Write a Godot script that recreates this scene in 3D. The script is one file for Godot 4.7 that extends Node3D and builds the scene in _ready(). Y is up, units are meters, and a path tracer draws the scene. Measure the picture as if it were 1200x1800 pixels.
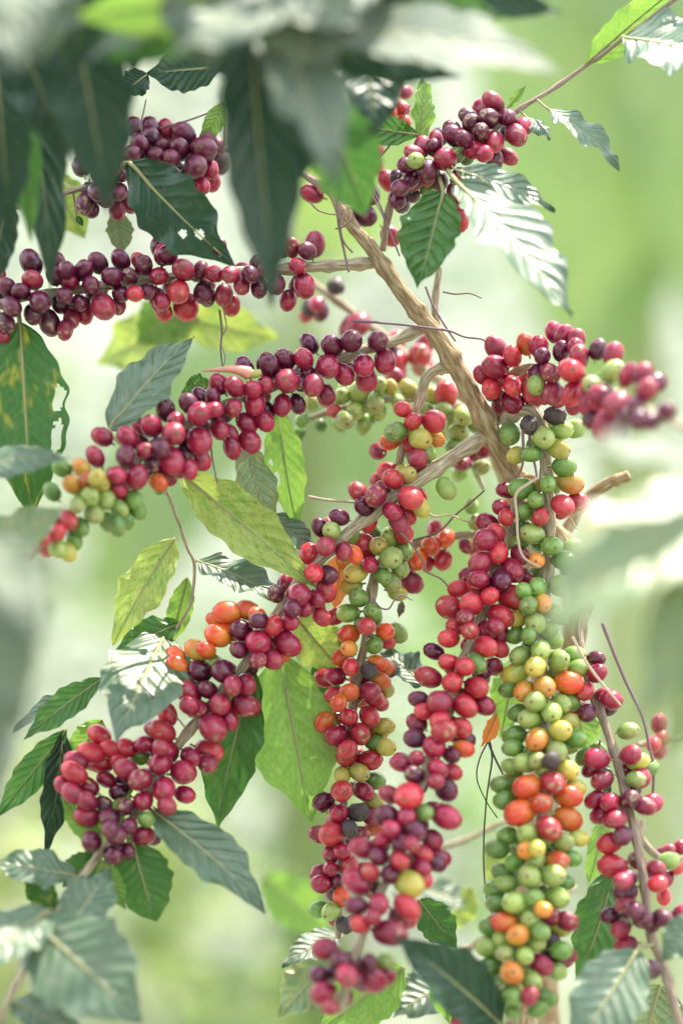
extends Node3D
# A close view into a coffee bush loaded with ripening cherries. Units are metres.
# at(x, y, z): a spot of the photograph (1200 x 1800) at the depth z, as a point in the place. z = 0 is the plane in focus, 1.5 m from the camera.

const K := 0.635 / 1800.0
const EYE := Vector3(0, 1.5, 1.5)

var rng := RandomNumberGenerator.new()
var noise := FastNoiseLite.new()
var bark: StandardMaterial3D
var pale_bark: StandardMaterial3D
var young_bark: StandardMaterial3D
var skin: StandardMaterial3D
var dry_skin: StandardMaterial3D
var dusty_skin: StandardMaterial3D
var scar: StandardMaterial3D
var stalk_m: StandardMaterial3D
var dry: StandardMaterial3D
var leaf_m := {}
var fruit := {}
var placed: Array[Vector4] = []


func _ready() -> void:
	rng.seed = 7
	noise.seed = 11
	noise.frequency = 1.0
	noise.fractal_octaves = 3

	# camera
	var cam := Camera3D.new()
	cam.name = "camera"
	cam.position = EYE
	cam.near = 0.05
	cam.far = 400.0
	var lens := CameraAttributesPhysical.new()
	lens.frustum_focal_length = 56.69
	lens.frustum_focus_distance = 1.492
	lens.exposure_aperture = 1.3
	cam.attributes = lens
	cam.fov = 23.9
	add_child(cam)
	cam.fov = 23.9

	# sky, exposure
	var sky_m := ProceduralSkyMaterial.new()
	sky_m.sky_top_color = Color(0.88, 0.92, 0.97)
	sky_m.sky_horizon_color = Color(0.97, 0.97, 0.95)
	sky_m.sky_curve = 0.2
	sky_m.ground_bottom_color = Color(0.45, 0.5, 0.38)
	sky_m.ground_horizon_color = Color(0.6, 0.63, 0.5)
	sky_m.sun_angle_max = 30.0
	sky_m.energy_multiplier = 1.5
	var env := Environment.new()
	env.background_mode = Environment.BG_SKY
	env.sky = Sky.new()
	env.sky.sky_material = sky_m
	env.tonemap_mode = Environment.TONE_MAPPER_LINEAR
	env.tonemap_exposure = 2.5
	env.sdfgi_enabled = true
	env.ssao_enabled = true
	env.ssil_enabled = true
	var we := WorldEnvironment.new()
	we.name = "world_environment"
	we.environment = env
	add_child(we)

	# sun: behind the bush, high, a little to the right
	var sun := DirectionalLight3D.new()
	sun.name = "sun"
	sun.light_energy = 1.4
	sun.light_color = Color(1.0, 0.96, 0.88)
	sun.light_angular_distance = 0.6
	sun.shadow_enabled = true
	add_child(sun)
	sun.look_at_from_position(Vector3(0.30, 0.95, -0.32) * 10.0, Vector3.ZERO, Vector3.UP)

	make_materials()
	make_fruit()
	setting()
	background()
	main_tree()
	other_trees()
	loose_things()


# ---------------------------------------------------------------- helpers

func at(x: float, y: float, z := 0.0) -> Vector3:
	var s := K * (1.5 - z) / 1.5
	return Vector3((x - 600.0) * s, 1.5 - (y - 900.0) * s, z)


func lin(r: float, g: float, b: float) -> Color:
	return Color(r, g, b).linear_to_srgb()


func mat(c: Color, rough := 0.6) -> StandardMaterial3D:
	var m := StandardMaterial3D.new()
	m.albedo_color = c
	m.roughness = rough
	m.cull_mode = BaseMaterial3D.CULL_DISABLED
	return m


func thing(called: String, label: String, category: String, where: Vector3, group := "") -> Node3D:
	var o := Node3D.new()
	o.name = called
	add_child(o, true)
	o.position = where
	tag(o, label, category, group)
	return o


func tag(o: Node, label: String, category := "", group := "", kind := "") -> void:
	if label: o.set_meta("label", label)
	if category: o.set_meta("category", category)
	if group: o.set_meta("group", group)
	if kind: o.set_meta("kind", kind)


func where_is(o: Node) -> Vector3:
	var p := Vector3.ZERO
	while o is Node3D and o != self:
		p += (o as Node3D).position
		o = o.get_parent()
	return p


func mesh_node(called: String, m: Mesh, parent: Node, where := Vector3.ZERO) -> MeshInstance3D:
	var o := MeshInstance3D.new()
	o.name = called
	o.mesh = m
	parent.add_child(o, true)
	o.position = where
	return o


func spline(p: Array, t: float) -> Vector3:
	# Catmull-Rom through p, t in 0..1
	var n := p.size() - 1
	var f := clampf(t, 0, 0.99999) * n
	var i := int(f)
	var a: Vector3 = p[maxi(i - 1, 0)]
	var b: Vector3 = p[i]
	var c: Vector3 = p[mini(i + 1, n)]
	var d: Vector3 = p[mini(i + 2, n)]
	return b.cubic_interpolate(c, a, d, f - i)


func tube(st: SurfaceTool, pts: Array, r0: float, r1: float, sides := 10, steps := 40, rough := 0.0, nodes: Array = []) -> void:
	# a tapering stem along world points; nodes are the fractions where it swells
	var rows: Array = []
	var ref := Vector3(0.13, 0.2, 0.97).normalized()
	var along := 0.0
	var last := spline(pts, 0)
	for i in steps + 1:
		var t := float(i) / steps
		var p := spline(pts, t)
		along += p.distance_to(last)
		last = p
		var u := (spline(pts, minf(t + 0.01, 1)) - spline(pts, maxf(t - 0.01, 0))).normalized()
		var s := u.cross(ref)
		s = s.normalized() if s.length() > 0.01 else Vector3.RIGHT
		ref = s.cross(u).normalized()
		var r := lerpf(r0, r1, t)
		for nd in nodes:
			r *= 1.0 + 0.32 * exp(-pow((t - nd) * steps * 0.55, 2))
		var row: Array = []
		for k in sides + 1:
			var a := TAU * (k % sides) / sides
			var rr := r
			if rough > 0.0:
				rr *= 1.0 + rough * noise.get_noise_3d(cos(a) * 2.2 + pts[0].x * 40, along * 55.0, sin(a) * 2.2) + rough * 0.6 * noise.get_noise_3d(cos(a) * 6.0, along * 160.0, sin(a) * 6.0 + 9)
			row.append([p + (s * cos(a) + ref * sin(a)) * rr, Vector2(float(k) / sides, along * 20.0)])
		rows.append(row)
	for i in steps:
		for k in sides:
			var q := [rows[i][k], rows[i][k + 1], rows[i + 1][k + 1], rows[i + 1][k]]
			for j in [0, 1, 2, 0, 2, 3]:
				st.set_uv(q[j][1])
				st.add_vertex(q[j][0])
	for e in [[0, pts[0]], [steps, pts[-1]]]:
		var row: Array = rows[e[0]]
		for k in sides:
			for v in ([row[k + 1], row[k]] if e[0] == 0 else [row[k], row[k + 1]]):
				st.set_uv(v[1])
				st.add_vertex(v[0])
			st.set_uv(Vector2(0.5, row[k][1].y))
			st.add_vertex(spline(pts, 0.0 if e[0] == 0 else 1.0))


func stem_mesh(pts: Array, origin: Vector3, r0: float, r1: float, m: Material, sides := 10, steps := 40, rough := 0.0, nodes: Array = []) -> ArrayMesh:
	var st := SurfaceTool.new()
	st.begin(Mesh.PRIMITIVE_TRIANGLES)
	st.set_smooth_group(0)
	var local: Array = []
	for p in pts:
		local.append(p - origin)
	tube(st, local, r0, r1, sides, steps, rough, nodes)
	st.index()
	st.generate_normals()
	st.set_material(m)
	return st.commit()


func path(spots: Array) -> Array:
	var out: Array = []
	for s in spots:
		out.append(at(s.x, s.y, s.z))
	return out


# ---------------------------------------------------------------- materials

func leaf_image(base: Color, vein: Color, spot: Color, spots: float, salt: int) -> ImageTexture:
	var w := 96
	var h := 224
	var im := Image.create(w, h, false, Image.FORMAT_RGB8)
	var n := FastNoiseLite.new()
	n.seed = salt
	n.frequency = 1.0
	var cells := FastNoiseLite.new()
	cells.seed = salt
	cells.noise_type = FastNoiseLite.TYPE_CELLULAR
	cells.frequency = 1.0
	n.fractal_octaves = 3
	for y in h:
		var t := float(y) / h
		for x in w:
			var q := (x + 0.5) / w * 2.0 - 1.0
			var c := base
			var big := n.get_noise_2d(q * 1.6, t * 3.6)
			c = c.lerp(spot, smoothstep(0.9 - spots, 1.6 - spots, big * 1.3 + 0.5))
			c = c * (1.0 + 0.22 * n.get_noise_2d(q * 7.0 + 30, t * 18.0))
			var ph := t * 9.0 - absf(q) * 2.0 + 0.12 * n.get_noise_2d(q * 2.0, t * 6.0 + 70)
			c = c.lerp(vein, 0.22 * smoothstep(-0.35, -0.05, cells.get_noise_2d(q * 9.0, t * 21.0)))
			var d := absf(ph - roundf(ph))
			var v := maxf(0.55 * (1.0 - smoothstep(0.0, 0.09, d)) * (1.0 - absf(q)) , 1.0 - smoothstep(0.02, 0.075, absf(q)))
			c = c.lerp(vein, v * 0.75)
			if spots > 0.2 and n.get_noise_2d(q * 9.0 - 50, t * 20.0 + 4) > 0.52:
				c = c.lerp(Color(0.12, 0.06, 0.02), 0.75)
			im.set_pixel(x, y, Color(clampf(c.r, 0, 1), clampf(c.g, 0, 1), clampf(c.b, 0, 1)).linear_to_srgb())
	return ImageTexture.create_from_image(im)


func make_materials() -> void:
	# relief of a leaf: midrib and side veins sunk, the blade swelling between them
	var him := Image.create(96, 224, false, Image.FORMAT_RGB8)
	for y in 224:
		for x in 96:
			var q := (x + 0.5) / 96.0 * 2.0 - 1.0
			var ph := y / 224.0 * 9.0 - absf(q) * 2.0
			var d := absf(ph - roundf(ph))
			var v := 0.35 + 0.65 * smoothstep(0.0, 0.4, d)
			v *= smoothstep(0.0, 0.12, absf(q)) * 0.6 + 0.4
			v += 0.05 * noise.get_noise_2d(x * 0.5, y * 0.5)
			him.set_pixel(x, y, Color(v, v, v))
	var relief := ImageTexture.create_from_image(him)
	var kinds := {
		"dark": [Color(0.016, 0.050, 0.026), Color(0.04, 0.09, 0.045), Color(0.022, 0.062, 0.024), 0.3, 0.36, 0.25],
		"mid": [Color(0.05, 0.15, 0.03), Color(0.12, 0.22, 0.07), Color(0.09, 0.19, 0.04), 0.3, 0.36, 0.75],
		"blotch": [Color(0.04, 0.13, 0.025), Color(0.13, 0.24, 0.05), Color(0.30, 0.30, 0.04), 0.22, 0.38, 0.7],
		"lime": [Color(0.19, 0.34, 0.07), Color(0.30, 0.42, 0.15), Color(0.25, 0.36, 0.08), 0.15, 0.42, 1.0],
		"yellow": [Color(0.32, 0.40, 0.10), Color(0.44, 0.48, 0.20), Color(0.18, 0.33, 0.06), 0.32, 0.42, 0.9],
		"pale": [Color(0.17, 0.24, 0.12), Color(0.28, 0.33, 0.18), Color(0.24, 0.26, 0.1), 0.35, 0.36, 0.6],
		"gloss": [Color(0.055, 0.115, 0.05), Color(0.14, 0.19, 0.10), Color(0.10, 0.14, 0.08), 0.35, 0.46, 0.2],
	}
	kinds["satin"] = [Color(0.075, 0.115, 0.07), Color(0.13, 0.18, 0.11), Color(0.10, 0.14, 0.08), 0.35, 0.62, 0.25]
	var salt := 20
	for k in kinds:
		salt += 3
		var d: Array = kinds[k]
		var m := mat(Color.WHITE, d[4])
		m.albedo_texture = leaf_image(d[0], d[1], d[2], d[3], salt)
		m.heightmap_enabled = true
		m.heightmap_texture = relief
		m.heightmap_scale = 0.12
		m.backlight_enabled = true
		m.backlight = Color(d[5], d[5], d[5] * 0.75).linear_to_srgb()
		m.metallic_specular = 0.7 if k in ["gloss", "satin"] else (0.42 if k == "dark" else 0.5)
		leaf_m[k] = m

	var grain := NoiseTexture2D.new()
	grain.width = 256
	grain.height = 256
	grain.seamless = true
	var gn := FastNoiseLite.new()
	gn.seed = 5
	gn.frequency = 0.03
	gn.fractal_octaves = 5
	grain.noise = gn
	var ramp := Gradient.new()
	ramp.set_color(0, lin(0.14, 0.09, 0.045))
	ramp.set_color(1, lin(0.46, 0.38, 0.25))
	ramp.add_point(0.45, lin(0.29, 0.20, 0.10))
	grain.color_ramp = ramp
	var lumps := NoiseTexture2D.new()
	lumps.width = 256
	lumps.height = 256
	lumps.seamless = true
	lumps.noise = gn
	bark = mat(Color.WHITE, 0.85)
	bark.albedo_texture = grain
	bark.uv1_scale = Vector3(1.3, 0.45, 1)
	bark.heightmap_enabled = true
	bark.heightmap_texture = lumps
	bark.heightmap_scale = 0.10
	pale_bark = bark.duplicate()
	var pg: NoiseTexture2D = grain.duplicate()
	var pr := Gradient.new()
	pr.set_color(0, lin(0.17, 0.12, 0.07))
	pr.set_color(1, lin(0.56, 0.50, 0.38))
	pr.add_point(0.5, lin(0.36, 0.29, 0.19))
	pg.color_ramp = pr
	pale_bark.albedo_texture = pg
	pale_bark.roughness = 0.7
	pale_bark.heightmap_scale = 0.07
	young_bark = pale_bark.duplicate()
	var yg: NoiseTexture2D = grain.duplicate()
	var yr := Gradient.new()
	yr.set_color(0, lin(0.18, 0.11, 0.08))
	yr.set_color(1, lin(0.42, 0.34, 0.26))
	yg.color_ramp = yr
	young_bark.albedo_texture = yg
	dry = mat(lin(0.16, 0.10, 0.085), 0.7)
	stalk_m = mat(lin(0.25, 0.24, 0.10), 0.6)
	scar = mat(lin(0.20, 0.13, 0.06), 0.8)
	skin = mat(Color.WHITE, 0.27)
	skin.vertex_color_use_as_albedo = true
	skin.metallic_specular = 0.55
	skin.subsurf_scatter_enabled = true
	skin.subsurf_scatter_strength = 0.025
	dusty_skin = skin.duplicate()
	dusty_skin.roughness = 0.42
	dry_skin = mat(Color.WHITE, 0.62)
	dry_skin.vertex_color_use_as_albedo = true


# ---------------------------------------------------------------- cherries

func lathe_ring(st: SurfaceTool, prof: Array, sides: int, paint: Callable, squash: float, wrinkle := 0.0) -> void:
	var grid: Array = []
	for i in prof.size():
		var row: Array = []
		for k in sides + 1:
			var a := TAU * (k % sides) / sides
			var p := Vector3(cos(a) * prof[i].x, prof[i].y, sin(a) * prof[i].x * squash)
			if wrinkle > 0.0:
				p *= 1.0 + wrinkle * noise.get_noise_3dv(p * 3.2)
			row.append(p)
		grid.append(row)
	for i in prof.size() - 1:
		for k in sides:
			for j in [[i, k], [i + 1, k + 1], [i, k + 1], [i, k], [i + 1, k], [i + 1, k + 1]]:
				var p: Vector3 = grid[j[0]][j[1]]
				st.set_color(paint.call(p))
				st.add_vertex(p)


func cherry_mesh(c0: Color, c1: Color, salt: float, dried: bool, russet: float) -> ArrayMesh:
	# a coffee cherry of radius 1: stalk end at -y, the scar of the flower at +y
	var prof: Array = []
	for i in 15:
		var a := lerpf(-PI / 2 + 0.12, PI / 2 - 0.2, i / 14.0)
		prof.append(Vector2(pow(cos(a), 0.94), 1.2 * sin(a)))
	prof.append(Vector2(0.155, 1.172))
	prof.append(Vector2(0.12, 1.155))
	var paint := func(p: Vector3) -> Color:
		var t := clampf(p.y * 0.45 + 0.5 + 0.75 * noise.get_noise_3dv(p * 0.8 + Vector3(salt, 0, 0)), 0, 1)
		var c := c0.lerp(c1, t)
		c = c * (1.0 + 0.16 * noise.get_noise_3dv(p * 2.6 + Vector3(0, salt, 0)))
		var rs := noise.get_noise_3dv(p * 1.5 + Vector3(salt * 3, 2, 0)) + p.y * 0.22
		return c.lerp(Color(0.42, 0.30, 0.18), russet * smoothstep(0.42, 0.54, rs))
	var st := SurfaceTool.new()
	st.begin(Mesh.PRIMITIVE_TRIANGLES)
	st.set_smooth_group(0)
	lathe_ring(st, prof, 22, paint, 0.95 - 0.02 * fmod(salt, 3.0), 0.22 if dried else 0.055)
	st.index()
	st.generate_normals()
	st.set_material(dry_skin if dried else (dusty_skin if fmod(salt, 3.4) < 1.1 else skin))
	var m := st.commit()
	var sc := SurfaceTool.new()
	sc.begin(Mesh.PRIMITIVE_TRIANGLES)
	sc.set_smooth_group(0)
	var white := func(_p: Vector3) -> Color: return Color.WHITE
	lathe_ring(sc, [Vector2(0.165, 1.155), Vector2(0.15, 1.195), Vector2(0.11, 1.2), Vector2(0.075, 1.135), Vector2(0.03, 1.145), Vector2(0.001, 1.185)], 12, white, 0.97)
	sc.index()
	sc.generate_normals()
	sc.set_material(scar)
	m = sc.commit(m)
	var sk := SurfaceTool.new()
	sk.begin(Mesh.PRIMITIVE_TRIANGLES)
	sk.set_smooth_group(0)
	lathe_ring(sk, [Vector2(0.10, -1.6), Vector2(0.11, -1.35), Vector2(0.16, -1.17), Vector2(0.12, -1.05)], 8, white, 1.0)
	sk.index()
	sk.generate_normals()
	sk.set_material(stalk_m)
	return sk.commit(m)


func make_fruit() -> void:
	# colours of ripeness, stalk end and flower end
	var tone := {
		"p": [Color(0.040, 0.004, 0.020), Color(0.115, 0.007, 0.034)],
		"m": [Color(0.16, 0.008, 0.034), Color(0.32, 0.015, 0.048)],
		"r": [Color(0.34, 0.012, 0.036), Color(0.48, 0.036, 0.046)],
		"o": [Color(0.58, 0.18, 0.022), Color(0.58, 0.055, 0.024)],
		"a": [Color(0.42, 0.36, 0.05), Color(0.64, 0.20, 0.035)],
		"y": [Color(0.27, 0.34, 0.06), Color(0.50, 0.38, 0.07)],
		"l": [Color(0.16, 0.29, 0.055), Color(0.31, 0.38, 0.10)],
		"g": [Color(0.075, 0.18, 0.03), Color(0.16, 0.27, 0.055)],
		"k": [Color(0.035, 0.026, 0.032), Color(0.075, 0.055, 0.055)],
	}
	var salt := 1.0
	for k in tone:
		fruit[k] = []
		for v in 6:
			salt += 1.7
			var f := [1.0, 0.82, 1.18, 0.95, 0.9, 1.08][v] as float
			fruit[k].append(cherry_mesh(tone[k][0] * f, tone[k][1] * f, salt, k == "k", 0.0 if k == "k" else [0.0, 0.8, 0.0, 0.4, 0.0, 0.2][v] as float))


func fruit_node(b: Dictionary, letter: String, c: Vector3, r: float, out: Vector3) -> void:
	var o := MeshInstance3D.new()
	o.name = "cherry"
	var list: Array = fruit[letter]
	o.mesh = list[rng.randi() % list.size()]
	var y := (out.normalized() + Vector3(rng.randf_range(-.35, .35), rng.randf_range(-.35, .35), rng.randf_range(-.35, .35))).normalized()
	var x := y.cross(Vector3(rng.randf_range(-1, 1), rng.randf_range(-1, 1), rng.randf_range(-1, 1))).normalized()
	var sc := r * rng.randf_range(0.92, 1.06)
	o.transform = Transform3D(Basis(x * sc * rng.randf_range(.9, 1.03), y * sc * rng.randf_range(.94, 1.05), x.cross(y) * sc * rng.randf_range(.92, 1.0)), c - b.origin)
	b.node.add_child(o, true)


func cherries(b: Dictionary, ox: float, oy: float, k: float, list: String) -> void:
	# «r330,115,88»: a red one seen at that spot of a detail of the photograph, with that radius. Its depth comes from the branch that it sits on and from its neighbours.
	for word in list.split(" ", false):
		var num := word.substr(1).split(",")
		var px := ox + float(num[0]) * k
		var py := oy + float(num[1]) * k
		var best := 1e9
		var a := Vector3.ZERO
		for s in b.samples:
			var dd := Vector2(s.x - px, s.y - py).length()
			if dd < best:
				best = dd
				a = s
		var d2 := best * K
		var rp := maxf(float(num[2]) * k, 16.5 if a.z > -0.03 else 14.0) * K * 1.04
		var r := rp * (1.5 - a.z) / 1.5
		var shell := r + 0.0085
		var z0 := a.z + sqrt(maxf(0.0, shell * shell - d2 * d2)) + rng.randf_range(-0.003, 0.001)
		var zb := z0
		for i in 60:   # the nearest free depth, back first
			var z := z0 + (-1.0 if i % 2 == 0 else 1.0) * ((i + 1) / 2) * 0.0016
			if i % 2 == 1 and z > z0 + 0.014:
				continue
			var p := at(px, py, z)
			var free := true
			for q in placed:
				if Vector3(q.x, q.y, q.z).distance_to(p) < (q.w + r) * 0.83:
					free = false
					break
			if free:
				zb = z
				break
			zb = z0 - 0.004
		var p := at(px, py, zb)
		placed.append(Vector4(p.x, p.y, p.z, r))
		var core := at(a.x, a.y, a.z)
		fruit_node(b, word[0], p, rp * (1.5 - zb) / 1.5, p - core + Vector3(0, -0.002, 0))
		if rng.randf() < 0.45:   # another of the bunch on the far side
			var back := core - (p - core).limit_length(0.017) * Vector3(0.7, 0.7, 1.0) + Vector3(rng.randf_range(-.009, .009), rng.randf_range(-.009, .009), -0.003)
			var free := true
			for q in placed:
				if Vector3(q.x, q.y, q.z).distance_to(back) < (q.w + r) * 0.82:
					free = false
					break
			if free:
				placed.append(Vector4(back.x, back.y, back.z, r))
				fruit_node(b, word[0], back, r * 0.95, back - core)


# ---------------------------------------------------------------- branches and leaves

func branch(tree: Node3D, label: String, spots: Array, r0: float, r1: float, m: Material, nodes := 0, rough := 0.12) -> Dictionary:
	var pts := path(spots)
	var nn: Array = []
	for i in nodes:
		nn.append((i + 0.6) / nodes)
	var steps := maxi(16, int(spots.size() * 10))
	var o := mesh_node("branch", stem_mesh(pts, pts[0], r0 * 0.001, r1 * 0.001, m, 10, steps, rough, nn), tree, pts[0] - where_is(tree))
	if label: o.set_meta("label", label)
	var samples: Array = []
	for i in 121:
		samples.append(spline(spots, i / 120.0))
	return {"node": o, "origin": pts[0], "samples": samples, "points": pts}


func leaf_mesh(o: Dictionary, base: Vector3, tip: Vector3, width: float, stalk_to: Variant) -> ArrayMesh:
	var n: Vector3 = o.get("n", Vector3(0, 0.2, 1))
	var bend: float = o.get("bend", 0.06)
	var fold: float = o.get("fold", 0.15)
	var cup: float = o.get("cup", 0.0)
	var wave: float = o.get("wave", 0.07)
	var twist: float = o.get("twist", 0.0)
	var holes: Array = o.get("holes", [])
	var round_tip: float = o.get("round", 0.0)
	var ph: float = o.get("ph", rng.randf() * TAU)
	var rows: int = o.get("rows", 56 if holes else 30)
	var cols: int = o.get("cols", 32 if holes else 16)
	var u := (tip - base)
	var length := u.length()
	u = u.normalized()
	n = (n - u * n.dot(u)).normalized()
	var s := u.cross(n)
	var grid: Array = []
	for i in rows + 1:
		var t := float(i) / rows
		var f := pow(sin(PI * pow(t, 0.86)), 0.8) * (1.0 - (0.42 - round_tip) * smoothstep(0.62, 1.0, t))
		if t > 0.999: f = 0.0
		f = maxf(f, 0.012)
		var tw := twist * (t - 0.5)
		var ss := s * cos(tw) + n * sin(tw)
		var nn := n * cos(tw) - s * sin(tw)
		var mid := base + u * length * t + n * bend * length * 4.0 * t * (1.0 - t) * (0.7 + 0.6 * t)
		var row: Array = []
		for k in cols + 1:
			var q := float(k) / cols * 2.0 - 1.0
			var edge := 1.0 + 0.05 * sin(t * 41.0 + ph * 3.0 + signf(q)) + 0.04 * sin(t * 23.0 - ph)
			var hw := width * 0.5 * f * edge
			var rip := 0.5 - 0.5 * cos(TAU * (t * 9.0 - absf(q) * 2.0))
			var up := hw * absf(q) * sin(fold) + cup * hw * q * q
			up += width * 0.022 * (1.0 + 0.6 * noise.get_noise_2d(t * 5.0 + ph, signf(q) * 3.0)) * rip * (1.0 - absf(q) * 0.4) * smoothstep(0.0, 0.25, absf(q)) * f
			up += wave * width * q * q * (sin(t * 17.0 + ph + signf(q) * 1.3) + 0.5 * sin(t * 29.0 + ph * 2.0 - signf(q)))
			row.append([mid + ss * hw * q * cos(fold) + nn * up, Vector2(q * 0.5 + 0.5, t)])
		grid.append(row)
	var st := SurfaceTool.new()
	st.begin(Mesh.PRIMITIVE_TRIANGLES)
	st.set_smooth_group(0)
	for i in rows:
		for k in cols:
			var cut := false
			for hl in holes:
				var q := (k + 0.5) / cols * 2.0 - 1.0
				var t := (i + 0.5) / rows
				var e := Vector2((t - hl[0]) / hl[2], (q - hl[1]) / hl[3])
				if e.length() + 0.25 * noise.get_noise_2d(t * 30.0, q * 8.0) < 1.0:
					cut = true
			if cut:
				continue
			for j in [[i, k], [i, k + 1], [i + 1, k + 1], [i, k], [i + 1, k + 1], [i + 1, k]]:
				st.set_uv(grid[j[0]][j[1]][1])
				st.add_vertex(grid[j[0]][j[1]][0])
	st.index()
	st.generate_normals()
	st.set_material(o.get("material", leaf_m["mid"]))
	var m := st.commit()
	# midrib below the blade, and the leaf stalk
	var rb := SurfaceTool.new()
	rb.begin(Mesh.PRIMITIVE_TRIANGLES)
	rb.set_smooth_group(0)
	var line: Array = []
	if stalk_to is Vector3:
		line.append(stalk_to)
	for i in 5:
		var row: Array = grid[int(rows * [0.0, 0.25, 0.5, 0.75, 0.96][i])]
		line.append(row[cols / 2][0] - n * 0.0004)
	tube(rb, line, 0.0011 * clampf(width / 0.03, 0.7, 1.6), 0.0003, 6, 18)
	rb.index()
	rb.generate_normals()
	rb.set_material(stalk_m)
	return rb.commit(m)


func leaf(b: Dictionary, x0: float, y0: float, z0: float, x1: float, y1: float, z1: float, w: float, kind: String, o := {}) -> MeshInstance3D:
	var base := at(x0, y0, z0)
	if o.has("glare"):   # a blade turned so that its upper side mirrors the sky round the sun
		var up := Vector3(.15, .76, .63)
		var flat := at(x1, y1, z0) - base
		z1 = lerpf(z1, z0 - (flat.x * up.x + flat.y * up.y) / up.z, o.glare)
		o["n"] = (o.get("n", Vector3(0, 0, 1)) as Vector3).normalized().lerp(up, o.glare)
	var tip := at(x1, y1, z1)
	var width := w * K * (1.5 - (z0 + z1) * 0.5) / 1.5
	var org: Vector3 = b.origin
	var stalk: Variant = null
	if not o.get("loose", false):
		var best := 1e9
		for p in b.samples:
			var q := at(p.x, p.y, p.z)
			if q.distance_to(base) < best:
				best = q.distance_to(base)
				stalk = q - org
		if best < 0.002 or best > 0.09:
			stalk = null
	o["material"] = leaf_m[kind]
	var m := mesh_node("leaf", leaf_mesh(o, base - org, tip - org, width, stalk), b.node)
	if o.has("label"): m.set_meta("label", o.label)
	return m


func v(x: float, y: float, z := 0.0) -> Vector3:
	return Vector3(x, y, z)


# ---------------------------------------------------------------- the tree in focus

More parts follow.
